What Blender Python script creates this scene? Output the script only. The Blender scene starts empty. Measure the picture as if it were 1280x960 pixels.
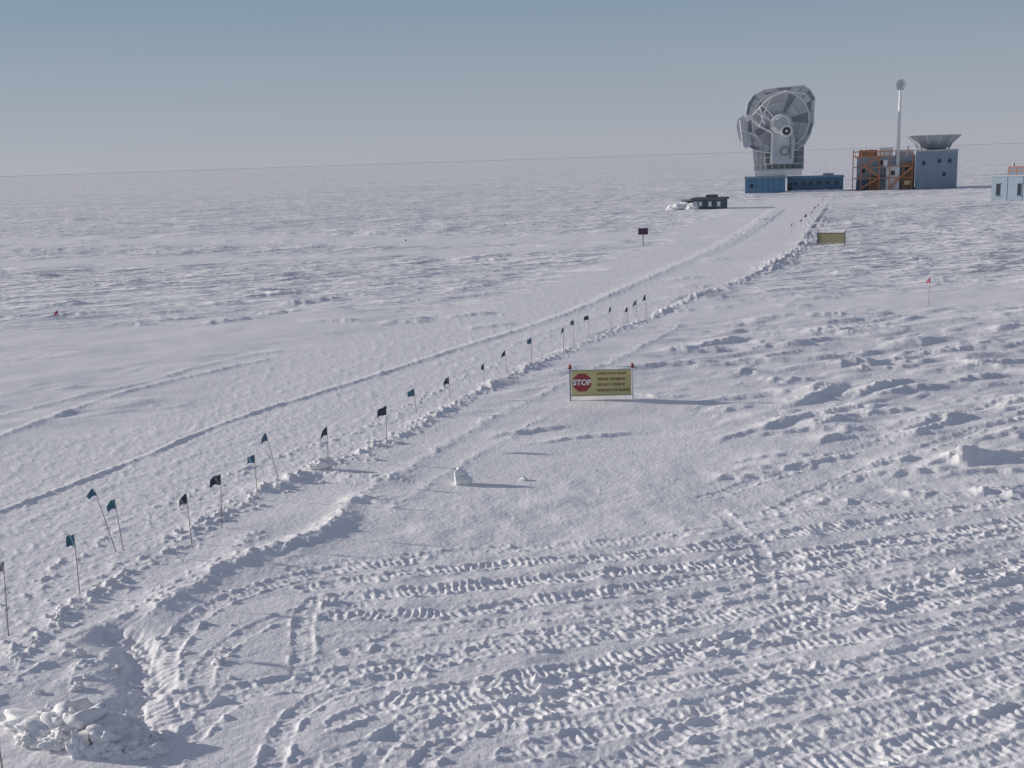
import bpy, math, numpy as np, random
from mathutils import Vector, Matrix, noise as mnoise
random.seed(7)
scene=bpy.context.scene
# ------------------------------------------------ camera geometry
H=9.1; FPX=1400.0; ROLL=math.atan(0.0328); PITCH=math.atan((480-199)*math.cos(ROLL)/FPX)
Fw=Vector((0,math.cos(PITCH),-math.sin(PITCH))); R0=Vector((1,0,0)); U0=Vector((0,math.sin(PITCH),math.cos(PITCH)))
Xc=R0*math.cos(ROLL)-U0*math.sin(ROLL); Yc=R0*math.sin(ROLL)+U0*math.cos(ROLL)
cd=bpy.data.cameras.new("camera"); cam=bpy.data.objects.new("camera",cd); scene.collection.objects.link(cam)
M=Matrix((( Xc.x,Yc.x,-Fw.x,0),(Xc.y,Yc.y,-Fw.y,0),(Xc.z,Yc.z,-Fw.z,H),(0,0,0,1))); cam.matrix_world=M
cd.sensor_width=36; cd.lens=FPX/1280*36; cd.clip_start=0.1; cd.clip_end=60000
scene.camera=cam
def G(u,v):
    d=Fw*FPX+Xc*(u-640)+Yc*(480-v)
    t=H/(-d.z); return (d.x*t,d.y*t)
# ------------------------------------------------ noise
def h2(ix,iy,seed):
    h=(ix.astype(np.int64)*374761393+iy.astype(np.int64)*668265263+seed*1442695041)&0xffffffff
    h=((h^(h>>13))*1274126177)&0xffffffff
    h=(h^(h>>16))&0xffffffff
    h=(h*2246822519)&0xffffffff
    h=h^(h>>15)
    return (h&0xffffff)/float(0xffffff)*2-1
def gn(x,y,seed=0):
    """gradient noise, about -1..1"""
    xf=np.floor(x); yf=np.floor(y); fx=x-xf; fy=y-yf
    sx=fx*fx*fx*(fx*(fx*6-15)+10); sy=fy*fy*fy*(fy*(fy*6-15)+10)
    def g(i,j):
        a=h2(xf+i,yf+j,seed)*math.pi
        return np.cos(a)*(fx-i)+np.sin(a)*(fy-j)
    a=g(0,0);b=g(1,0);c=g(0,1);d=g(1,1)
    return ((a+(b-a)*sx)*(1-sy)+(c+(d-c)*sx)*sy)*1.5
def vn(x,y,seed=0):
    t=.6+seed*.37; c,s=math.cos(t),math.sin(t)
    return gn(x*c-y*s,x*s+y*c,seed)
def fbm(x,y,seed,o=3):
    r=0;a=1;t=0
    for i in range(o):
        r=r+a*vn(x*2**i+i*17.3,y*2**i-i*9.1,seed+i); t+=a; a*=.5
    return r/t
def ss(x,a,b):
    t=np.clip((x-a)/(b-a),0,1); return t*t*(3-2*t)
# ------------------------------------------------ curves
def crv(px,sub=8):
    p=[Vector(G(*q)) for q in px]; out=[]
    for i in range(len(p)-1):
        p0=p[max(i-1,0)];p1=p[i];p2=p[i+1];p3=p[min(i+2,len(p)-1)]
        for k in range(sub):
            t=k/sub
            out.append(0.5*((2*p1)+(p2-p0)*t+(2*p0-5*p1+4*p2-p3)*t*t+(3*p1-p0-3*p2+p3)*t**3))
    out.append(p[-1]); return np.array([[q.x,q.y] for q in out])
def cdist(X,Y,C,w):
    m=(X>C[:,0].min()-w)&(X<C[:,0].max()+w)&(Y>C[:,1].min()-w)&(Y<C[:,1].max()+w)
    idx=np.nonzero(m)[0]
    if len(idx)==0: return idx,None,None
    x=X[idx];y=Y[idx]; bd=np.full(len(idx),1e9); sg=np.zeros(len(idx)); s=np.zeros(len(idx)); L=0
    for i in range(len(C)-1):
        a=C[i];b=C[i+1];e=b-a;l=math.hypot(*e)
        if l<1e-6: continue
        mm=np.nonzero((x>min(a[0],b[0])-w)&(x<max(a[0],b[0])+w)&(y>min(a[1],b[1])-w)&(y<max(a[1],b[1])+w))[0]
        if len(mm):
            dx=x[mm]-a[0];dy=y[mm]-a[1]; t=np.clip((dx*e[0]+dy*e[1])/(l*l),0,1)
            d=np.hypot(dx-t*e[0],dy-t*e[1]); side=np.sign(e[0]*dy-e[1]*dx)
            q=d<bd[mm]; k=mm[q]; bd[k]=d[q]; sg[k]=side[q]; s[k]=L+t[q]*l
        L+=l
    q=bd<w
    return idx[q],(bd*sg)[q],s[q]
RE=[(-420,1150),(-200,980),(-60,880),(0,830),(100,748),(200,690),(300,628),(400,583),(480,550),(560,508),(650,462),(740,423),(810,396),(870,368),(930,352),(985,325),(1010,300),(1025,275),(1036,258),(1046,247)]
LE=[(-700,800),(-300,650),(0,542),(300,448),(560,385),(700,335),(800,293),(870,268),(920,256),(960,247)]
REw=np.array([G(*p) for p in RE]); LEw=np.array([G(*p) for p in LE])
BELTS=[]
for k in range(6):
    j=[random.uniform(-5,5) for _ in range(5)]
    BELTS.append(([(370+14*k,712+21*k+j[0]),(600,692+22*k+j[1]),(850,668+20*k+j[2]),(1060,642+19*k+j[3]),(1330,604+18*k+j[4])],random.uniform(.38,.5),random.uniform(.5,1.1)))
BELTS+= [([(212,905),(203,845),(232,782),(300,742),(380,718),(520,700)],.45,.9),
 ([(262,905),(255,850),(290,800),(360,770),(460,755)],.4,.6),
 ([(380,860),(378,820),(380,780),(392,755)],.4,.7),
 ([(225,872),(300,862),(400,846),(500,830),(640,812),(800,790),(1000,756),(1330,700)],.45,.9),
 ([(500,872),(700,838),(900,800),(1100,768),(1330,715)],.45,1),
 ([(560,905),(700,868),(850,820),(1000,775),(1150,735),(1330,690)],.45,1.1),
 ([(640,945),(800,905),(1000,850),(1160,815),(1330,775)],.5,.9),
 ([(420,905),(480,880),(600,868),(760,840),(950,812),(1120,790),(1330,748)],.4,.8),
 ([(640,990),(850,945),(1050,905),(1330,838)],.5,.7),
 ([(820,1000),(1050,950),(1330,880)],.5,1),
 ([(980,1010),(1180,960),(1330,920)],.5,.8),
 ([(180,1000),(250,905),(330,862),(420,850)],.45,.6),
 ([(320,1000),(365,905),(420,862),(520,842)],.4,.8),
 ([(440,1000),(500,912),(570,880),(700,850)],.4,.9),
 ([(500,1000),(560,930),(660,890),(800,865),(1000,830)],.4,.9),
 ([(300,1010),(420,950),(560,915),(700,905),(900,880)],.4,.6),
 ([(900,640),(950,690),(960,740)],.35,.5),
 ([(700,800),(900,742),(1100,700),(1330,655)],.4,.8),([(760,960),(900,900),(1100,862),(1330,810)],.4,.8),([(900,1000),(1000,935),(1330,855)],.4,.8),
 ([(880,622),(1000,585),(1120,545),(1330,480)],.4,.6),
 ([(960,640),(1080,590),(1200,545),(1330,505)],.4,.6)]
BELTS=[(crv(p,8),w,a) for p,w,a in BELTS]
RIDGES=[([(-80,665),(0,640),(150,583),(300,522),(430,482),(560,440),(700,395),(800,352),(900,308),(940,285),(972,262)],.10,.13,.31),
 ([(-60,700),(60,640),(200,585),(330,540)],.15,.03,.5),
 ([(-40,560),(60,525),(130,498),(220,475),(330,450)],.22,.12,.31),
 ([(0,520),(80,500),(180,478),(300,446),(345,440)],.2,.09,.31),
 ([(-60,885),(0,838),(100,752),(200,694),(300,630),(400,585),(480,553),(560,510),(650,464),(740,425),(810,398),(870,372),(925,352),(985,326),(1010,300),(1027,272)],.32,.17,.7),
 ([(0,760),(120,680),(240,620),(330,575),(430,545),(520,500),(620,455)],.2,.03,.8),
 ([(440,625),(520,580),(600,532),(680,492),(760,455),(850,408)],.25,.08,.5),
 ([(490,640),(560,590),(640,545),(700,512)],.2,.05,.5),
 ([(200,760),(260,722),(310,698),(380,676),(420,655),(440,630)],.38,.27,.31),
 ([(-60,910),(0,872),(80,815),(160,765),(240,720),(320,672)],.3,.10,.6),
 ([(330,612),(400,592),(450,598),(490,602)],.45,.20,.3),
 ([(420,632),(470,628),(495,634)],.4,.16,.3),
 ([(150,800),(110,830),(60,870)],.4,.14,.6),
 ([(790,492),(830,497),(870,494)],.4,.10,.3),
 ([(600,548),(660,540),(720,532)],.3,.12,.2),([(640,560),(720,548),(830,538)],.25,.10,.2),
 ([(940,345),(965,332),(1000,312)],.5,.2,.5),
 ([(985,512),(1020,498),(1062,484)],.4,.20,.2),([(1065,500),(1100,486),(1145,474)],.4,.22,.2),([(1075,522),(1110,516),(1150,512)],.4,.18,.2),
 ([(955,534),(1000,524),(1062,516)],.4,.16,.2),([(1045,462),(1070,457),(1095,460)],.4,.20,.2),([(1110,446),(1180,440),(1250,434)],.4,.16,.2),
 ([(1195,584),(1215,576),(1245,574)],.4,.24,.2),([(1170,484),(1215,474),(1275,470)],.4,.18,.2),([(1180,450),(1230,458),(1290,462)],.4,.18,.2),([(830,436),(870,440),(930,436)],.4,.15,.2),
 ([(980,420),(1040,416),(1110,420)],.4,.15,.2),([(1215,622),(1250,616),(1290,626)],.35,.2,.3),([(1100,610),(1140,618),(1180,612)],.3,.15,.3),([(1000,632),(1060,628),(1120,636)],.3,.15,.4),([(870,470),(930,466),(980,470)],.3,.12,.2),([(1080,585),(1120,578),(1160,574)],.3,.14,.3),
 ([(860,372),(800,380),(700,410),(640,430)],.2,.04,.3)]
rr=random.Random(3)
for i in range(210):      # wind-cut snow ledges out on the plain
    if i<95: u=rr.uniform(-60,620); v=rr.choice([rr.uniform(345,408),rr.uniform(345,408),rr.uniform(262,330)])
    elif i<150: u=rr.uniform(840,1330); v=rr.uniform(268,460)
    else: u=rr.uniform(900,1330); v=rr.uniform(425,600)
    x,y=G(u,v); Lh=rr.uniform(.5,2.2)*(1+y/140); tt=rr.uniform(-.1,.7)
    RIDGES.append((("w",x,y,Lh,tt),.22+y/300,rr.uniform(.06,.16)*(1+y/220),.15))
def wl(t):
    _,x,y,L,a=t; c,s=math.cos(a),math.sin(a)
    return np.array([[x-L*c,y-L*s-.3],[x-L*.3*c,y-L*.3*s+.1],[x+L*.3*c,y+L*.3*s],[x+L*c,y+L*s-.2]])
RIDGES=[((wl(p) if p[0]=="w" else crv(p,8)),w,h,l,len(p)!=2 and (p[0]=="w" or len(p)==3)) for p,w,h,l in RIDGES]
SMOOTH=[([(-200,304),(0,302),(300,300),(560,301),(760,296)],13,.95),([(-200,336),(0,331),(300,324),(620,314),(780,306)],9,.9),
 ([(850,388),(1000,383),(1150,376),(1400,360)],7,.92),([(-200,432),(0,427),(200,418),(420,402)],6,.9),
 ([(900,258),(1100,250),(1400,240)],18,.9),([(520,600),(650,625),(800,600),(960,560)],4,.75),([(-100,475),(60,462),(200,440),(420,400)],5,.8),([(420,650),(560,660),(700,640),(820,610)],1.6,.7)]
SMOOTH=[(crv(p,4),w,a) for p,w,a in SMOOTH]
TRENCH=crv([(168,940),(168,900),(178,850),(165,815),(135,795)],8)
def terrain(X,Y):
    r=np.hypot(X,Y)+1e-6; dr=1.15*r*r/12740+0.01
    off=X-np.interp(Y,REw[:,1],REw[:,0]); lf=np.interp(Y,LEw[:,1],LEw[:,0])-X
    ymax=REw[-1,1]
    wob=fbm(X/6,Y/6,91,3)+.8*fbm(X/25,Y/18,95,2)
    onroad=ss(-off,-.1,.6)*ss(-lf+wob*3.5,-1.5,5)*ss(ymax+15-Y,0,15)*ss(r,8,12)
    smooth=onroad*.95
    for C,w,a in SMOOTH:
        i,d,s=cdist(X,Y,C,w)
        if len(i): smooth[i]=np.maximum(smooth[i],a*ss(w-np.abs(d)+wob[i]*w*.35,0,w*.8))
    rough=1-smooth
    ca,sa=math.cos(math.radians(26)),math.sin(math.radians(26))
    wx=X+fbm(X/5,Y/5,5,2)*1.2; wy=Y+fbm(X/5,Y/5,6,2)*.8
    A=wx*ca+wy*sa; B=-wx*sa+wy*ca
    z=np.zeros_like(X)
    patch=ss(fbm(X/14,Y/9,31,2)+.6*fbm(X/60,Y/40,37,2),-.25,.45)
    strong=ss(X,4,10)*ss(Y,28,36)*ss(75-Y,0,15)
    near=ss(r,30,50); farf=1-.80*ss(r,160,420)
    for k,(W,amp) in enumerate([(.28,.04),(.6,.12),(1.3,.20),(3.0,.34),(7,.42),(18,.45)]):
        n=gn(A/(W*2.6),B/W,40+k)
        h=np.clip(n-.12,0,1)**.8
        res=np.clip(W/(dr*1.1)-.6,0,1)
        farlim=1.0 if k<3 else ss(r,W*14,W*45)
        z+=amp*h*res*farlim*rough*(.12+.78*patch+.6*strong)*(.25+.75*near)*farf
    z+=.06*fbm(X/3.5,Y/2.5,11,2)*(1-.8*onroad)
    z+=.010*fbm(X/.3,Y/.25,12,2)*np.clip(.2/dr-.5,0,1)
    z+=onroad*(.020*np.clip(vn(X/.20,Y/.20,14),0,1)*np.clip(.15/dr,0,1)+.034*np.clip(vn(X/.45,Y/.45,15)-.15,0,1)*np.clip(.4/dr,0,1))
    z+=onroad*.007*gn(off/.7,Y/9,17)*np.clip(.3/dr,0,1)
    chunk=np.clip(vn(X/.12,Y/.12,21),-.2,1)*.6+np.clip(vn(X/.27,Y/.27,22),-.3,1)
    chf=np.clip(.22/dr,0,1)
    for C,w,hh,lu,asym in RIDGES:
        i,d,s=cdist(X,Y,C,w*5+.6)
        if not len(i): continue
        L=np.hypot(*np.diff(C,axis=0).T).sum()
        ww=np.maximum(w,dr[i]*.8); d=d+vn(s/1.7,s*0,61)*w*.5+ (vn(s/.5,s*0+L,63)*w*.35)
        if asym:
            ww=np.where(d<0,np.maximum(w*.28,dr[i]*.5),ww*1.4); taper=1.45*ss(s,-.01,L*.35)*ss(L-s,-.01,L*.35)
        else: taper=1
        g=np.exp(-(np.abs(d)/ww)**1.6)*(.65+.35*vn(s/2.2,s*0,62))*taper
        z[i]+=hh*g*(1-lu+lu*np.clip(chunk[i]*1.3+.3*(1-chf[i]),0,1.6))
        if lu>.6: z[i]+=.09*lu*np.exp(-(d/(w*2.6))**2)*np.clip(chunk[i]-.4,0,1)*chf[i]
    i,d,s=cdist(X,Y,TRENCH,2.5)
    if len(i): z[i]-=.27*np.exp(-(np.abs(d+.22*vn(s/.5,s*0,77))/.38)**2.4)*(.65+.35*chunk[i])*ss(s,0,.9)
    z*=1-ss(r,900,2600)
    T=np.zeros_like(X)
    for n,(C,w,am) in enumerate(BELTS):
        i,d,s=cdist(X,Y,C,w+.4)
        if not len(i): continue
        d=d+.10*vn(s/1.6,d*0+n*7.7,88)
        ad=np.abs(d); ins=ss(w/2-ad,-.05,.07)
        jit=vn(s/.7,d/.5+n,81); amp=np.clip(.5+.9*vn(s/.6,d/.2+n,82)+.6*vn(s/3,d*0+n*3,84),0.0,1.4)*am
        ph=2*math.pi*(s/.17+jit*.6)+d*3.0
        bar=np.clip(.5+.5*np.cos(ph),0,1)**1.5
        fade=np.clip(.13/dr[i],0,1)
        pr=-.030+.036*bar*amp*fade+.024*chunk[i]
        e=np.exp(-((ad-w/2-.04)/.055)**2)*np.clip(.15+chunk[i]*1.1+.3*vn(s/1.2,d*0+n,86),0,1.2)*.055*am
        T[i]=T[i]*(1-ins*.8)+pr*ins*am+e
    fgm=ss(34-r+X*.35,0,6)*ss(X+5.0,0,2.5)
    T+=fgm*(.032*np.clip(chunk-.4,0,1)*(.5+fbm(X/1.5,Y/1.5,33,2))+.045*fbm(X/1.1,Y/1.1,35,2))
    return z+T, onroad, np.clip(smooth,0,1)
def gz(x,y):
    z,_,_=terrain(np.array([x]),np.array([y])); return float(z[0])
# ------------------------------------------------ materials
def mat(name,col,rough=.7,var=.12,scale=3.0,metal=0.0,bump=0.0,col2=None):
    m=bpy.data.materials.new(name); m.use_nodes=True; nt=m.node_tree; b=nt.nodes["Principled BSDF"]
    tc=nt.nodes.new("ShaderNodeTexCoord"); n=nt.nodes.new("ShaderNodeTexNoise"); n.inputs["Scale"].default_value=scale; n.inputs["Detail"].default_value=5
    nt.links.new(tc.outputs["Object"],n.inputs["Vector"])
    mx=nt.nodes.new("ShaderNodeMix"); mx.data_type='RGBA'
    c2=col2 if col2 else tuple(c*(1-var*2) for c in col)
    mx.inputs[6].default_value=(*c2,1); mx.inputs[7].default_value=(*[min(c*(1+var),1) for c in col],1)
    nt.links.new(n.outputs["Fac"],mx.inputs[0]); nt.links.new(mx.outputs[2],b.inputs["Base Color"])
    b.inputs["Roughness"].default_value=rough; b.inputs["Metallic"].default_value=metal
    return m
def snow_mat(name,ground=False):
    m=bpy.data.materials.new(name); m.use_nodes=True; nt=m.node_tree; N=nt.nodes; L=nt.links; b=N["Principled BSDF"]
    b.inputs["Roughness"].default_value=.75; b.inputs["Specular IOR Level"].default_value=.15
    tc=N.new("ShaderNodeTexCoord")
    def nz(scale,mp=(1,1,1),rot=0,det=4):
        p=N.new("ShaderNodeMapping"); p.inputs["Scale"].default_value=mp; p.inputs["Rotation"].default_value=(0,0,rot); L.new(tc.outputs["Object"],p.inputs[0])
        n=N.new("ShaderNodeTexNoise"); n.inputs["Scale"].default_value=scale; n.inputs["Detail"].default_value=det; L.new(p.outputs[0],n.inputs["Vector"]); return n
    f=nz(9); f2=nz(34)
    ad=N.new("ShaderNodeMath"); ad.operation='MULTIPLY_ADD'; L.new(f2.outputs["Fac"],ad.inputs[0]); ad.inputs[1].default_value=.35; L.new(f.outputs["Fac"],ad.inputs[2])
    bp=N.new("ShaderNodeBump"); bp.inputs["Distance"].default_value=.028; bp.inputs["Strength"].default_value=.7; L.new(ad.outputs[0],bp.inputs["Height"])
    last=bp
    mx=N.new("ShaderNodeMix"); mx.data_type='RGBA'
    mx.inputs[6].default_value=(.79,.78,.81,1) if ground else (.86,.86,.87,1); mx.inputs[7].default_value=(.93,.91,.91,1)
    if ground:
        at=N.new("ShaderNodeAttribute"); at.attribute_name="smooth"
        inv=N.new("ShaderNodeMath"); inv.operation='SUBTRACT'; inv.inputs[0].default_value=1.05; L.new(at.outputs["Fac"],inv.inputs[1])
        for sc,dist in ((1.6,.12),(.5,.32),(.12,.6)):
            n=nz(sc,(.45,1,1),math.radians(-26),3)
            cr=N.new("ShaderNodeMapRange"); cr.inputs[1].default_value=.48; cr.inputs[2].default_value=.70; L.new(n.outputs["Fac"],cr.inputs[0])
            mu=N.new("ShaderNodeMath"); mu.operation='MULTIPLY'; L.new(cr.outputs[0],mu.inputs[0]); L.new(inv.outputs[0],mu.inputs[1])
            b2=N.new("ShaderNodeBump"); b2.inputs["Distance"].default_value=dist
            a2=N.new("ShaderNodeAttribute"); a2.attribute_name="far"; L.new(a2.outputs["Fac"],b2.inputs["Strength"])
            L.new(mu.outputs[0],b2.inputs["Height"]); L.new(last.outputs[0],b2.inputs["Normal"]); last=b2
        n1=nz(.5,(.25,1,1),math.radians(-12),6); n3=nz(.045,(.3,1,1),0,8)  # light/dark snow streaks in colour, standing in for shading of unresolved far relief
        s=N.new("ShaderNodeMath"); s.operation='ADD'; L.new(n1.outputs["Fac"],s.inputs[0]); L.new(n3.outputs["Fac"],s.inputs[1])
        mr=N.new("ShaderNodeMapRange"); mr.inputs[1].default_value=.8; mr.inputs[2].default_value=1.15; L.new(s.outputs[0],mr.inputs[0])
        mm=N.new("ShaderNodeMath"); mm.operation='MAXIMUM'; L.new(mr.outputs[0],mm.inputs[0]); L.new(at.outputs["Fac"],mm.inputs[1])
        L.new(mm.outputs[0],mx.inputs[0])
    else: L.new(f.outputs["Fac"],mx.inputs[0])
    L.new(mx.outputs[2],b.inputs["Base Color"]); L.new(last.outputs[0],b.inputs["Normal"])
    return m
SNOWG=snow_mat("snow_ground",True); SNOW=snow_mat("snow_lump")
# ------------------------------------------------ ground sheet
az=list(np.linspace(-28.6,28.6,1100)); a=28.6; st=.3
right=[]
while a<180-3:
    a+=st; st=min(st*1.35,4); right.append(a)
right=[q for q in right if q<178]
az=[-q for q in reversed(right)]+az+right
az=np.radians(np.array(az)); nc=len(az)
dep=[980]
while dep[-1]>60: dep.append(dep[-1]-1.15)
while dep[-1]>1.2: dep.append(dep[-1]-.6)
dep+=[.8,.55,.4]
rad=np.concatenate([[.5,2,4,6,8,10,11.5,12.3],H*FPX/np.array(dep)]); nr=len(rad)
RR,AA=np.meshgrid(rad,az,indexing='ij'); X=(RR*np.sin(AA)).ravel(); Y=(RR*np.cos(AA)).ravel()
Z,ROAD,SM=terrain(X,Y)
co=np.stack([X,Y,Z],1).astype(np.float32)
I=np.arange(nr*nc).reshape(nr,nc)
I2=np.concatenate([I,I[:,:1]],1)
q=np.stack([I2[:-1,:-1],I2[:-1,1:],I2[1:,1:],I2[1:,:-1]],-1).reshape(-1,4)[:, ::-1]
me=bpy.data.meshes.new("snow_ground"); me.vertices.add(len(co)); me.vertices.foreach_set("co",co.ravel())
me.loops.add(q.size); me.loops.foreach_set("vertex_index",q.ravel().astype(np.int32)); me.polygons.add(len(q))
me.polygons.foreach_set("loop_start",np.arange(0,q.size,4,dtype=np.int32))
me.polygons.foreach_set("use_smooth",np.ones(len(q),dtype=bool)); me.update(calc_edges=True)
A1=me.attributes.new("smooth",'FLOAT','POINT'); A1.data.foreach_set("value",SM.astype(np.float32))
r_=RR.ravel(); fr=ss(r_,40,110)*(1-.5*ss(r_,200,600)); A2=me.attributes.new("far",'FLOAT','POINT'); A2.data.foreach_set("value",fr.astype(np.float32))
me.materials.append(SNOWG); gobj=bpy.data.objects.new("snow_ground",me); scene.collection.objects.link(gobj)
# ------------------------------------------------ mesh builder
class MB:
    def __init__(s): s.v=[];s.f=[];s.m=[];s.sm=[]
    def add(s,vs,fs,mi=0,smooth=False):
        o=len(s.v); s.v+= [tuple(p) for p in vs]; s.f+=[tuple(i+o for i in f) for f in fs]; s.m+=[mi]*len(fs); s.sm+=[smooth]*len(fs)
    def box(s,x0,x1,y0,y1,z0,z1,mi=0):
        v=[(x0,y0,z0),(x1,y0,z0),(x1,y1,z0),(x0,y1,z0),(x0,y0,z1),(x1,y0,z1),(x1,y1,z1),(x0,y1,z1)]
        s.add(v,[(3,2,1,0),(4,5,6,7),(0,1,5,4),(1,2,6,5),(2,3,7,6),(3,0,4,7)],mi)
    def tube(s,a,b,r0,r1=None,mi=0,n=8):
        a=Vector(a);b=Vector(b);r1=r0 if r1 is None else r1; d=(b-a).normalized()
        u=d.orthogonal().normalized(); w=d.cross(u); vs=[]
        for p,r in((a,r0),(b,r1)):
            for i in range(n):
                t=2*math.pi*i/n; vs.append(p+(u*math.cos(t)+w*math.sin(t))*r)
        s.add(vs,[(i,(i+1)%n,n+(i+1)%n,n+i) for i in range(n)]+[tuple(range(n-1,-1,-1)),tuple(range(n,2*n))],mi)
    def obj(s,name,mats,parent=None):
        me=bpy.data.meshes.new(name); me.from_pydata(s.v,[],s.f); me.polygons.foreach_set("material_index",s.m); me.polygons.foreach_set("use_smooth",s.sm)
        for m in mats: me.materials.append(m)
        me.update(); o=bpy.data.objects.new(name,me); scene.collection.objects.link(o)
        if parent: o.parent=parent
        return o
class Site:
    """upright local frame standing on the snow"""
    def __init__(s,name,u,v,rot=0,sink=0.0):
        x,y=G(u,v); s.u=u;s.v=v; s.x=x;s.y=y
        dep=Vector((x,y,-H)).dot(Fw); s.k=FPX/dep
        s.e=bpy.data.objects.new(name,None); scene.collection.objects.link(s.e)
        s.e.location=(x,y,gz(x,y)-sink); s.rot=rot; s.e.rotation_euler=(0,0,-math.atan2(x,y)+math.radians(rot))
    def P(s,u,v,d=0.0):
        du=u-s.u; up=s.v-v; c,n=math.cos(ROLL),math.sin(ROLL)
        return Vector(((du*c+up*n)/s.k,d,(-du*n+up*c)/s.k))
    def X(s,u): return (u-s.u)/s.k
    def Z(s,v): return (s.v-v)/s.k
# ------------------------------------------------ colours
M_blue=mat("blue_siding",(.13,.26,.40),.6,.12,.6); M_dblue=mat("dark_blue_siding",(.09,.17,.27),.6,.15,.6)
M_gb=mat("grey_blue_siding",(.26,.33,.42),.6,.10,.5); M_wht=mat("white_paint",(.82,.82,.81),.5,.05,2); M_gry=mat("grey_panel",(.52,.54,.56),.5,.14,.8)
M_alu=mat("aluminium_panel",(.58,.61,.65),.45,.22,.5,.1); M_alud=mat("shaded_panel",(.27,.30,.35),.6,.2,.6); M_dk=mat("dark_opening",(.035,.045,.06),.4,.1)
M_or=mat("orange_steel",(.66,.27,.13),.6,.15,2); M_rust=mat("rust_brown_cladding",(.36,.20,.14),.7,.2,.8); M_yel=mat("faded_yellow_panel",(.66,.58,.27),.6,.14,2.5); M_red=mat("sign_red",(.36,.05,.06),.5,.1,3)
M_bam=mat("bamboo",(.34,.28,.22),.7,.15,8); M_navy=mat("navy_cloth",(.055,.07,.12),.8,.2,6); M_teal=mat("teal_cloth",(.09,.20,.28),.8,.2,6)
M_pink=mat("pink_cloth",(.55,.10,.17),.8,.1,6); M_wood=mat("weathered_wood",(.14,.13,.14),.8,.2,3); M_txt=mat("sign_lettering",(.22,.12,.07),.6,.05); M_galv=mat("galvanised_steel",(.36,.36,.37),.5,.1,4,.3)
# ------------------------------------------------ route flags
def flag(u,v,tu,tv,c=0,fs=1.0,d=-1,mn=.55):
    x,y=G(u,v); k=FPX/Vector((x,y,-H)).dot(Fw); z0=gz(x,y)-.25
    hgt=(v-tv)/k*1.0; lean=((tu-u)/k)
    hgt=max(hgt,mn)
    base=Vector((0,0,0)); top=Vector((lean+.033*hgt,random.uniform(-.05,.05),hgt+.25))
    m=MB(); m.tube(base,top,.013,.008,0,6)
    W=.27*fs*random.uniform(.7,1.15); Hh=.24*fs*random.uniform(.8,1.1); nx,ny=8,5; vs=[];fsx=[]
    up=(top-base).normalized(); dr=random.uniform(.25,1.1); ph=random.uniform(0,6); yaw=random.uniform(-.8,.8)
    for i in range(nx):
        s=i/(nx-1)
        for j in range(ny):
            t=j/(ny-1); shr=1-.55*s*dr
            p=top-up*(.02+Hh*(t*shr))+Vector((d*W*s*math.cos(dr*.9)*math.cos(yaw), W*s*math.sin(yaw)+.035*math.sin(ph+s*7+t*2.5), -W*s*s*dr*.9+.012*math.sin(ph+s*9)))
            vs.append(p)
    for i in range(nx-1):
        for j in range(ny-1):
            a=i*ny+j; fsx.append((a,a+1,a+ny+1,a+ny))
    m.add(vs,fsx,1,True)
    o=m.obj("route_flag",[M_bam,[M_navy,M_teal,M_pink][c]]); o.location=(x,y,z0)
FL=[(10,795,12,697,0),(100,745,98,665,1),(148,690,124,605,1),(155,688,147,620,1),(240,680,236,615,0),(277,662,279,592,0),(322,625,321,567,1),(350,600,335,541,1),
(410,577,410,532,0),(483,557,484,507,0),(521,516,518,485,1),(563,498,561,470,0),(605,484,605,455,0),(635,468,631,438,0),(665,458,664,425,1),(704,443,704,409,0),(717,435,717,401,0),
(737,423,735,394,0),(764,412,763,383,0),(784,403,784,383,0),(795,399,795,375,0),(808,405,806,367,0),
(988,294,990,279,0),(1000,287,1002,274,0),(1006,282,1008,268,0),(1013,276,1015,264,0),(1018,270,1019,258,0),(1022,266,1023,255,0),(1026,262,1028,248,0)]
for f in FL: flag(*f,fs=1.12 if f[1]>420 else 1.4)
flag(1160,383,1160,346,2,1.3); flag(72,402,73,388,2,1.2)
for (u,v) in [(198,318),(508,304),(632,285)]:
    flag(u,v,u,v-5,0,.9,-1,.3)
x,y=G(4,965); m=MB(); m.tube((0,0,-.2),(-.02,0,1.05),.013,.009,0,6); o=m.obj("bamboo_pole",[M_bam]); o.location=(x,y,gz(x,y))
# ------------------------------------------------ stop sign board
def text(body,size,loc,mt,parent,ax='LEFT'):
    c=bpy.data.curves.new("lettering","FONT"); c.body=body; c.size=size; c.extrude=.003; c.align_x=ax; c.align_y='CENTER'; c.offset=.006*size/.15
    c.materials.append(mt); o=bpy.data.objects.new("lettering",c); scene.collection.objects.link(o); o.parent=parent; o.location=loc; o.rotation_euler=(math.pi/2,0,0)
S=Site("stop_sign",752,500,rot=2)
W=1.13; z0,z1=.16,1.12
m=MB(); m.box(-W,W,0,.03,z0,z1,0)
m.box(-W-.02,W+.02,-.012,.042,z1,z1+.025,1); m.box(-W-.02,W+.02,-.012,.042,z0-.025,z0,1)
m.obj("panel",[M_yel,M_galv],S.e)
for sx,nm in((-W-.05,"post_1"),(W+.05,"post_2")):
    m=MB(); m.box(sx-.03,sx+.03,-.02,.05,-.4,1.2,0); m.obj(nm,[M_wht if sx>0 else M_galv],S.e)
    m=MB(); m.tube((sx,.015,1.2),(sx,.015,1.24),.075,.075,1,12); m.tube((sx,.015,1.24),(sx,.015,1.34),.07,.05,0,12); m.tube((sx,.015,1.34),(sx,.015,1.37),.05,.02,0,12); m.obj("beacon",[M_red,M_dk],S.e)
m=MB()
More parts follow.
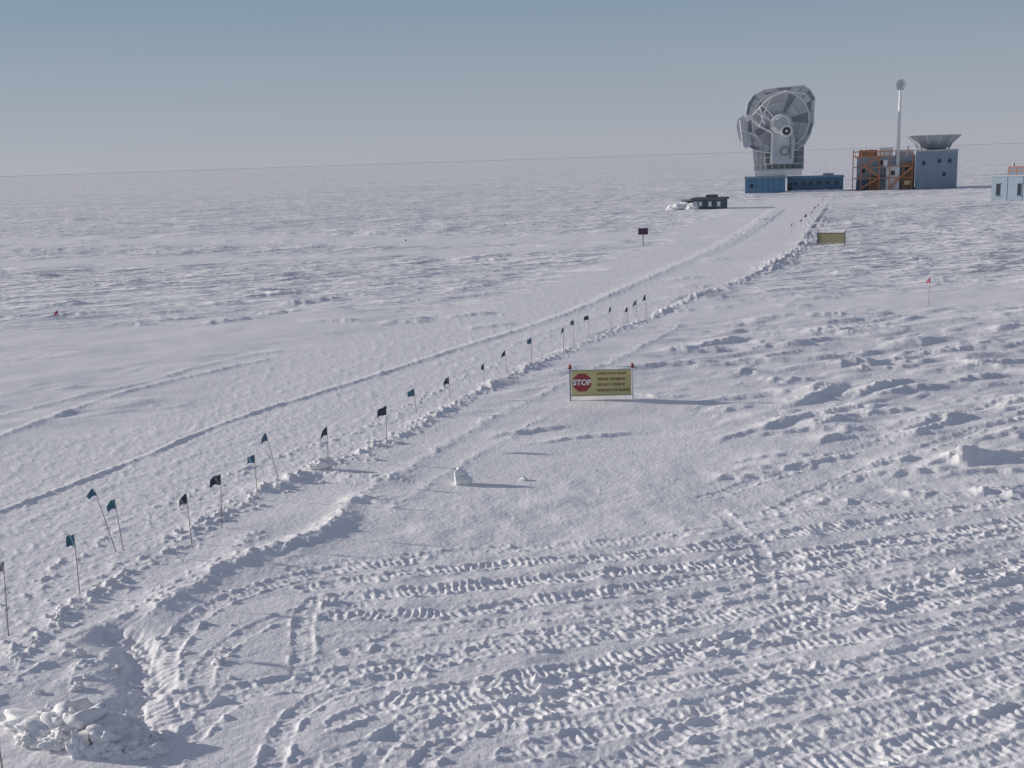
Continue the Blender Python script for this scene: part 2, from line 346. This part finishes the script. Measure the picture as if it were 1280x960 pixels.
for r,yy,mi in((.40,-.004,1),(.375,-.008,0)):
    vs=[(-.73+r*math.cos(math.pi/8+i*math.pi/4),yy,.66+r*math.sin(math.pi/8+i*math.pi/4)) for i in range(8)]
    vs+=[(p[0],.0,p[2]) for p in vs]
    m.add(vs,[tuple(range(8))]+[(i,(i+1)%8,8+(i+1)%8,8+i) for i in range(8)],mi)
m.obj("octagon",[M_red,M_yel],S.e)
text("STOP",.29,(-.73,-.013,.66),M_wht,S.e,'CENTER')
for i,t in enumerate(["LOOK BOTH WAYS","BEFORE CROSSING","DO NOT CROSS IF","BEACON IS FLASHING"]):
    text(t,.125,(-.16,-.005,.99-i*.215),M_txt,S.e)
S=Site("stop_sign",1039,306,rot=-8)
m=MB(); w=16/S.k; m.box(-w,w,0,.04,.12,1.08,0); m.box(-w-.05,w+.05,-.02,.06,1.08,1.13,1)
m.obj("panel_back",[mat("panel_back",(.38,.34,.20),.7,.15,3),M_wood],S.e)
m=MB(); 
for sx in(-w-.04,w+.04): m.box(sx-.04,sx+.04,-.03,.05,-.3,1.25,0); m.tube((sx,0,1.25),(sx,0,1.38),.07,.04,1,10)
m.obj("posts",[M_wood,M_red],S.e)
S=Site("information_sign",804,307)
m=MB(); m.box(-.04,.04,0,.08,-.3,1.2,0); m.obj("post",[M_wood],S.e)
m=MB(); m.box(-.5,.5,-.04,0,1.12,1.78,0); m.box(-.42,.42,-.046,-.04,1.2,1.7,1); m.obj("board",[mat("maroon_paint",(.12,.04,.08),.6,.1),mat("dark_purple",(.08,.045,.10),.6,.2,4)],S.e)
# ------------------------------------------------ snow lumps
def lump(m,c,r,sq=(1,1,1),seed=0,rough=.35):
    import bmesh
    b=bmesh.new(); bmesh.ops.create_icosphere(b,subdivisions=4,radius=1)
    vs=[]
    for v in b.verts:
        n=v.co.normalized(); o=Vector((seed*3.1,seed*1.7,seed))
        k=1+rough*mnoise.noise(n*1.3+o)+rough*.7*mnoise.noise(n*3+o)+rough*.3*mnoise.noise(n*8+o)
        vs.append(Vector((c[0]+n.x*k*r*sq[0],c[1]+n.y*k*r*sq[1],c[2]+n.z*k*r*sq[2])))
    m.add(vs,[[v.index for v in f.verts] for f in b.faces],0,True); b.free()
def place(o,u,v,dz=0):
    x,y=G(u,v); o.location=(x,y,gz(x,y)+dz)
m=MB()
for i in range(46):
    x=random.uniform(-1.05,1.25); y=random.uniform(-.45,.4)-.28*x; hgt=.34*(1-abs(x+.05)/1.4)*random.uniform(.3,1.1)
    lump(m,(x,y,hgt*.7),random.uniform(.05,.17),(1.4,1,.8),i,.9)
lump(m,(-.6,.28,.08),.45,(1.4,.8,.65),50,.9); lump(m,(-.1,.05,.08),.45,(1.2,.8,.8),53,.9); lump(m,(.4,-.15,.02),.42,(1.4,.8,.65),51,.9); lump(m,(.0,-.48,.07),.17,(.8,.8,1.6),52,.6)
place(m.obj("snow_pile",[SNOW]),112,922)
m=MB(); lump(m,(0,0,.18),.22,(.85,.8,1.15),3,.5); lump(m,(-.03,0,.42),.12,(.9,.9,1.2),4,.4); lump(m,(.12,-.05,.1),.18,(1,.8,.8),5,.4); place(m.obj("snow_block",[SNOW]),577,604,-.03)
m=MB(); lump(m,(0,0,.04),.1,(1,.8,.8),8,.4); place(m.obj("snow_block",[SNOW]),655,600,-.02)
m=MB(); lump(m,(0,0,.12),.22,(1.3,.8,.8),9,.5); lump(m,(-.25,.05,.08),.15,(1.2,.8,.7),10,.5); lump(m,(.2,.1,.15),.16,(1,.8,.9),11,.5); place(m.obj("snow_block",[SNOW]),403,590)
m=MB()
for i in range(130):
    if i<70: u=random.uniform(0,560); v=np.interp(u,[0,100,200,300,400,480,560],[838,752,694,632,590,556,512])+random.gauss(4,7)
    else: u=random.uniform(40,300); v=np.interp(u,[40,240],[880,780])+random.gauss(10,32)
    x,y=G(u,v); r=random.uniform(.03,.09)
    if i%2==0: lump(m,(x,y,gz(x,y)+r*.2),r,(1.3,1,.8),i,.8)
m.obj("snow_chunks",[SNOW])
# ------------------------------------------------ buildings
def siding(m,x0,x1,y0,z0,z1,step,mi):
    x=x0+step
    while x<x1-.2: m.box(x-.05,x+.05,y0-.05,y0,z0,z1,mi); x+=step
def win(m,x,z,w,h,y0,mi,fr):
    m.box(x-w/2,x+w/2,y0-.03,y0+.0,z-h/2,z+h/2,mi); m.box(x-w/2-.1,x+w/2+.1,y0-.07,y0-.0,z+h/2,z+h/2+.12,fr); m.box(x-w/2-.1,x+w/2+.1,y0-.07,y0-.0,z-h/2-.12,z-h/2,fr)
S=Site("buried_hut",872,262,rot=-12,sink=.2); X=S.X; Zz=S.Z
m=MB(); m.box(X(864),X(902),1.0,5,-.5,Zz(249),0); m.box(X(862),X(904),.7,5.3,Zz(249),Zz(246.5),1)
m.box(X(880),X(892),1.5,3.5,Zz(246.5),Zz(243),0); m.box(X(848),X(864),2,5,-.5,Zz(250),0); m.box(X(847),X(864),1.8,5.2,Zz(250),Zz(248.3),2)
for u in(868,874,886,897): win(m,X(u),Zz(254),.5,.6,1.0,3,2)
m.obj("hut_walls",[mat("dark_hut_siding",(.10,.12,.16),.7,.15,1),M_wood,M_gry,M_wht],S.e)
m=MB()
for i in range(18): lump(m,(random.uniform(X(838),X(866)),random.uniform(.0,1.6),random.uniform(-.1,.9)),random.uniform(.4,.8),(1.5,1,.8),i+20,.35)
for i in range(10): lump(m,(X(838+i*7),random.uniform(-.2,.4),-.1),.5,(2.4,1.4,.5),i+60,.3)
m.obj("snow_drift",[SNOW],S.e)
# --- big radio telescope
S=Site("radio_telescope",965,241,rot=0); P=S.P; X=S.X; Zz=S.Z; k=S.k
m=MB(); m.box(X(932),X(981),0,9,-1,Zz(223),0); siding(m,X(932),X(981),0,-.5,Zz(223.5),1.25,1); m.box(X(931),X(982),-.15,9.2,Zz(223),Zz(221),2)
m.box(X(984),X(1051),2,10,-1,Zz(224.5),1); m.box(X(983),X(1052),1.8,10.2,Zz(224.5),Zz(222.5),0); siding(m,X(984),X(1051),2,-.5,Zz(225),1.6,0)
for u in(993,1003,1012,1022,1032,1043): win(m,X(u),Zz(231),.7,.9,1.95,3,0)
win(m,X(983)+.6,Zz(235),1.0,2.0,1.93,3,2); win(m,X(940),Zz(232),.7,.9,-.05,3,2)
m.box(X(1028),X(1040),4,8,Zz(222.5),Zz(219.5),4)
m.obj("support_building",[M_blue,M_dblue,M_gb,M_dk,M_gry],S.e)
m=MB()
for i in range(9): lump(m,(X(988+i*7),.9+random.uniform(-.3,.3),-.1),.8,(2.2,1.3,.55),i+90,.3)
m.obj("snow_bank",[SNOW],S.e)
m=MB()
m.box(X(944),X(1001),1.0,9.0,Zz(220.8),Zz(213.5),0)
m.box(X(942),X(1003),.6,9.4,Zz(213.5),Zz(212),1)
for i in range(9): x=X(943)+i*(X(1002)-X(943))/8; m.tube((x,.7,Zz(212)),(x,.7,Zz(205.5)),.05,.05,1,6)
m.tube((X(943),.7,Zz(205.5)),(X(1002),.7,Zz(205.5)),.05,.05,1,6)
m.obj("deck",[M_wht,M_gry],S.e)
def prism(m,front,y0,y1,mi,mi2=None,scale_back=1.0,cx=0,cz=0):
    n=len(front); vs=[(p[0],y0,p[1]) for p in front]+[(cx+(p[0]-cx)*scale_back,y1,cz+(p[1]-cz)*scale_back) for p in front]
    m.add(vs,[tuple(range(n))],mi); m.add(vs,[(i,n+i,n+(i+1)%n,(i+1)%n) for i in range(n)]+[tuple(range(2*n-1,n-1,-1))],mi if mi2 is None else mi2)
def pp(lst): return [(S.X(u),S.Z(v)) for u,v in lst]
m=MB()
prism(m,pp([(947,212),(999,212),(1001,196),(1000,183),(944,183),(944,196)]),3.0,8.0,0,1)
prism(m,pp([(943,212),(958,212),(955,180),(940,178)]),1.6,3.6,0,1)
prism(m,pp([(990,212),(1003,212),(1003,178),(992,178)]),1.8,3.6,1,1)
for v in(190,198,206): m.box(X(944),X(1002),1.5,1.6,Zz(v)-.06,Zz(v)+.06,2)
for u in(948,953,995,1000): m.box(X(u)-.05,X(u)+.05,1.35,1.5,Zz(211),Zz(184),1)
m.obj("yoke",[M_gry,M_alud,M_wht],S.e)
out=pp([(934,131),(941,121),(953,115.5),(970,113.5),(986,113),(1001,112),(1009,118),(1015,128),(1014,142),(1014,158),(1010,172),(1004,183),(994,189),(978,192),(960,192),(944,189),(933,182),(930,168),(931,150)])
cx,cz=X(974),Zz(153); n=len(out)
def ring(f,y): return [(cx+(p[0]-cx)*f,y,cz+(p[1]-cz)*f) for p in out]
def circ(r,y,oy=0): 
    res=[]
    for p in out:
        t=math.atan2(p[1]-cz,p[0]-cx); res.append((cx+r*math.cos(t),y,cz+oy+r*math.sin(t)))
    return res
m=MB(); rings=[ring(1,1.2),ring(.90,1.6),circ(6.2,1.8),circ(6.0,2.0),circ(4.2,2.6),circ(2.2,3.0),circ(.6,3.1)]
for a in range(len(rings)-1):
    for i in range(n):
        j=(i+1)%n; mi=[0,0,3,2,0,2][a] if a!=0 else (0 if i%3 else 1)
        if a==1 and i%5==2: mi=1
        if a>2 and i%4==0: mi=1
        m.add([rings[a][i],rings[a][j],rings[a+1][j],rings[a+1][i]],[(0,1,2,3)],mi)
bk=[ring(1,1.2),ring(1.0,1.5),ring(.75,4.2),ring(.3,5.2)]
for a in range(3):
    for i in range(n):
        j=(i+1)%n; m.add([bk[a][i],bk[a][j],bk[a+1][j],bk[a+1][i]],[(3,2,1,0)],0)
m.add(bk[3],[tuple(range(n))],0)
for i in range(n):
    j=(i+1)%n; m.tube((out[i][0],1.15,out[i][1]),(out[j][0],1.15,out[j][1]),.10,.10,3,6)
    m.tube((out[i][0],1.15,out[i][1]),rings[2][i],.07,.07,4,5)
    m.tube(rings[2][i],rings[2][j],.13,.13,3,6)
    m.tube(rings[4][i],rings[4][j],.06,.06,4,5)
m.obj("reflector",[M_alu,M_alud,M_gry,M_wht,M_galv],S.e)
m=MB()
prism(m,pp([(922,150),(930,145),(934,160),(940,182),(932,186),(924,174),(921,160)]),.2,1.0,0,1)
m.tube(P(922,152,.1),P(927,184,.1),.12,.12,2); m.tube(P(924,165,.1),P(945,172,.8),.12,.12,2)
m.obj("side_shield",[M_alu,M_alud,M_wht],S.e)
m=MB()
Q=lambda u,v,y=-1.0: P(u,v,y)
for a,b in[((934,150),(956,126)),((934,150),(946,160)),((946,160),(957,128)),((940,143),(955,150)),((945,136),(952,158)),((932,147),(944,157)),((957,126),(975,118)),((946,160),(966,170)),((955,150),(968,160)),((975,118),(1000,122)),((948,134),(966,152))]:
    m.tube(Q(*a),Q(*b,-.2),.19,.19,0,6)
m.box(X(932),X(937),-1.4,-.6,Zz(153),Zz(145),0)
m.obj("boom_struts",[M_wht],S.e)
m=MB()
m.tube(P(972,158,-1.6),P(972,158,3.0),1.9,2.6,0,20); m.tube(P(972,158,-1.62),P(972,158,-1.9),1.5,1.3,1,20)
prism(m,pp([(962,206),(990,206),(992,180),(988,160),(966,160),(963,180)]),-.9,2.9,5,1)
m.tube(P(979,166,-.95),P(979,166,-2.1),1.35,1.25,0,18); m.tube(P(979,166,-2.1),P(979,166,-2.2),.85,.85,2,16)
m.tube(P(979,166,-2.2),P(979,166,-2.24),.3,.3,0,10)
m.tube(P(978,190,-.95),P(978,190,-1.1),1.0,1.0,3,16); m.tube(P(978,190,-1.1),P(978,190,-1.15),.65,.65,1,16)
m.box(X(963),X(965.5),-1.3,-.95,Zz(206),Zz(168),4); m.box(X(985.5),X(987),-1.1,-.9,Zz(200),Zz(172),3)
m.obj("receiver_cabin",[M_wht,M_gry,M_dk,M_alud,M_wht,M_alu],S.e)
# --- elevated laboratory with ground shield
S=Site("laboratory_building",1130,237,rot=0); P=S.P; X=S.X; Zz=S.Z
m=MB()
m.box(X(1143),X(1191),0,12,-1,Zz(191),0); m.box(X(1142.3),X(1191.8),-.1,12.2,Zz(191),Zz(189),1)
siding(m,X(1143),X(1191),0,-.5,Zz(191.5),2.3,0)
for u,v in[(1152,205),(1170,203),(1182,203),(1176,219)]: win(m,X(u),Zz(v),.6,.8,-.05,2,0)
m.box(X(1072),X(1142),3,13,-1,Zz(197),3); m.box(X(1071),X(1142.2),2.8,13.2,Zz(197),Zz(195),1)
m.box(X(1074),X(1096),4,9,Zz(195),Zz(187),6); m.box(X(1100),X(1115),4,8,Zz(195),Zz(185),5); m.box(X(1118),X(1139),5,10,Zz(195),Zz(190),1)
m.box(X(1108),X(1124),1.2,3,-1,Zz(207),5); m.box(X(1127),X(1140),1.6,3,-1,Zz(203),6); m.box(X(1072),X(1086),1.5,3,-1,Zz(226),4); m.box(X(1090),X(1100),1.8,3,-1,Zz(219),6)
for u,v in[(1080,213),(1101,203),(1132,212),(1116,216)]: win(m,X(u),Zz(v),.8,1.0,2.95 if u<1105 else (1.15 if u==1116 else 1.55),2,5)
m.obj("lab_walls",[M_gb,M_gry,M_dk,mat("pale_blue_siding",(.44,.51,.58),.6,.10,.6),M_dblue,M_wht,M_rust],S.e)
m=MB()
us=[1068,1078,1089,1100,1112,1139]
for u in us: m.tube((X(u),.6,-.5),(X(u),.6,Zz(186 if u<1105 else 192)),.11,.11,0,6)
for v in(222,208,195,189): m.tube((X(1068),.6,Zz(v)),(X(1139 if v>200 else 1112),.6,Zz(v)),.11,.11,0,6)
for a,b in[((1078,236),(1100,222)),((1100,222),(1080,208)),((1080,208),(1100,195)),((1124,222),(1139,208)),((1112,236),(1124,222))]:
    for y in(.3,.9): m.tube(P(*a,y),P(*b,y),.18,.18,0,6)
for v in(222,208): m.box(X(1070),X(1112),.4,2.8,Zz(v)-.12,Zz(v)-.02,1)
for u in range(1070,1141,7): m.tube((X(u),2.7,Zz(195)),(X(u),2.7,Zz(189)),.07,.07,0,5)
m.tube((X(1068),2.7,Zz(189)),(X(1141),2.7,Zz(189)),.10,.10,0,5)
m.tube((X(1107),1,Zz(209)),(X(1107),1,Zz(200)),.5,.5,2,10); m.tube((X(1133),3.4,Zz(195)),(X(1133),3.4,Zz(183)),.18,.18,2,8)
m.tube((X(1081),3.4,Zz(187)),(X(1081),3.4,Zz(179)),.12,.12,2,8)
m.box(X(1130),X(1137),.7,1.5,Zz(231),Zz(226),3)
m.obj("scaffold_stairs",[M_or,M_galv,M_wht,M_yel],S.e)
m=MB()
n=12; cxs,cys=X(1163),6.0; rt=33.5/S.k; rb=17/S.k; zt,zb=Zz(171.5),Zz(187)
rg=[]
for r,z in((rb,zb),(rt,zt),(rt-.25,zt+.05),(rb-.2,zb+.3)): rg.append([(cxs+r*math.cos(2*math.pi*(i+.5)/n),cys+r*math.sin(2*math.pi*(i+.5)/n),z) for i in range(n)])
for a,mi in((0,0),(1,2),(2,1)):
    for i in range(n): j=(i+1)%n; m.add([rg[a][i],rg[a][j],rg[a+1][j],rg[a+1][i]],[(0,1,2,3)],mi)
m.add(rg[3],[tuple(range(n))],1); m.tube((cxs,cys,Zz(190)),(cxs,cys,zb+.1),rb*.9,rb*.9,1,16)
for i in range(n): 
    m.tube(rg[0][i],rg[1][i],.12,.12,2,6); a=2*math.pi*(i+.5)/n; m.tube((cxs+rb*1.05*math.cos(a),cys+rb*1.05*math.sin(a),Zz(190)),(cxs+rt*.75*math.cos(a),cys+rt*.75*math.sin(a),zb+(zt-zb)*.62),.1,.1,3,5)
m.obj("ground_shield",[M_alu,M_alud,M_wht,M_galv],S.e)
m=MB(); mx_=X(1121.5)
m.tube((mx_,2,-.5),(mx_,2,Zz(182)),.36,.34,1,10); m.tube((mx_,2,Zz(182)),(mx_,2,Zz(150)),.38,.33,1,10); m.tube((mx_,2,Zz(150)),(mx_,2,Zz(114)),.32,.26,1,10)
zc=Zz(108.5); 
for i in range(20):
    a=2*math.pi*i/20;b=2*math.pi*(i+1)/20; m.tube((mx_+1.0*math.cos(a),2,zc+.95*math.sin(a)),(mx_+1.0*math.cos(b),2,zc+.95*math.sin(b)),.14,.14,0,6)
m.tube((mx_,1.9,zc),(mx_,2.2,zc),.75,.75,2,14); m.tube((mx_,2,Zz(114)),(mx_,2,zc-.9),.3,.3,0,8); m.box(mx_-.7,mx_+.7,1.7,2.3,Zz(115),Zz(113.6),0)
m.obj("mast",[M_gry,M_wht,M_alu],S.e)
# --- laboratory at right edge
S=Site("elevated_lab_building",1262,251,rot=-20); X=S.X; Zz=S.Z
m=MB(); x0,x1=X(1239),X(1330); m.box(x0,x1,0,10,-1,Zz(221),0); m.box(x0-.15,x1+.15,-.15,10.15,Zz(221),Zz(219),1); siding(m,x0,x1,0,-.5,Zz(221.5),2.4,0)
m.box(X(1252),X(1285),2,8,Zz(219),Zz(210),3); m.box(X(1290),X(1320),2,8,Zz(219),Zz(206),1)
for u in(1247,1273,1296,1315): win(m,X(u),Zz(237),.55,1.9,-.05,2,0)
m.tube((X(1256),3,Zz(210)),(X(1256),3,Zz(205)),.2,.2,1,8)
m.obj("walls",[mat("pale_siding",(.34,.42,.50),.6,.1,.6),M_gry,M_dk,M_gb],S.e)
m=MB()
for i in range(9): x=X(1258)+i*1.2; m.tube((x,.4,Zz(219)),(x,.4,Zz(209)),.08,.08,0,5)
for v in(209,213.5): m.tube((X(1258),.4,Zz(v)),(X(1258)+9.6,.4,Zz(v)),.08,.08,0,5)
m.obj("roof_railing",[M_or],S.e)
# ------------------------------------------------ light
EL=math.radians(13.5); SAZ=math.radians(-72)
w=bpy.data.worlds.new("World"); scene.world=w; w.use_nodes=True; nt=w.node_tree; bg=nt.nodes["Background"]
sky=nt.nodes.new("ShaderNodeTexSky"); sky.sky_type='NISHITA'; sky.sun_disc=False; sky.sun_elevation=EL; sky.sun_rotation=SAZ%(2*math.pi)
sky.altitude=2800; sky.air_density=1.0; sky.dust_density=.4; sky.ozone_density=1.5
# hand-set sky colours by elevation, mixed over the clear sky; also tune ambient fill
tc=nt.nodes.new("ShaderNodeTexCoord"); sp=nt.nodes.new("ShaderNodeSeparateXYZ"); nt.links.new(tc.outputs["Generated"],sp.inputs[0])
rp=nt.nodes.new("ShaderNodeValToRGB"); nt.links.new(sp.outputs[2],rp.inputs[0]); e=rp.color_ramp.elements
st=[(0,(.37,.385,.455)),(.07,(.315,.355,.425)),(.17,(.19,.295,.37)),(.5,(.195,.215,.295)),(1,(.185,.205,.285))]
e[0].position=0;e[0].color=(*st[0][1],1);e[1].position=1;e[1].color=(*st[-1][1],1)
for p,c in st[1:-1]: x=e.new(p); x.color=(*c,1)
vm=nt.nodes.new("ShaderNodeVectorMath"); vm.operation='SCALE'; nt.links.new(rp.outputs[0],vm.inputs[0]); vm.inputs[3].default_value=10
mx=nt.nodes.new("ShaderNodeMix"); mx.data_type='RGBA'; mx.inputs[0].default_value=.90; nt.links.new(sky.outputs[0],mx.inputs[6]); nt.links.new(vm.outputs[0],mx.inputs[7])
nt.links.new(mx.outputs[2],bg.inputs[0]); bg.inputs[1].default_value=.10
sd=Vector((math.sin(SAZ)*math.cos(EL),math.cos(SAZ)*math.cos(EL),math.sin(EL)))
l=bpy.data.lights.new("sun","SUN"); l.energy=3.7; l.angle=math.radians(1.0); l.color=(1,.93,.85); lo=bpy.data.objects.new("sun",l); scene.collection.objects.link(lo)
lo.rotation_euler=sd.to_track_quat('Z','Y').to_euler(); lo.location=(-50,20,60)
scene.view_settings.view_transform='Standard'; scene.view_settings.look='None'; scene.view_settings.exposure=0
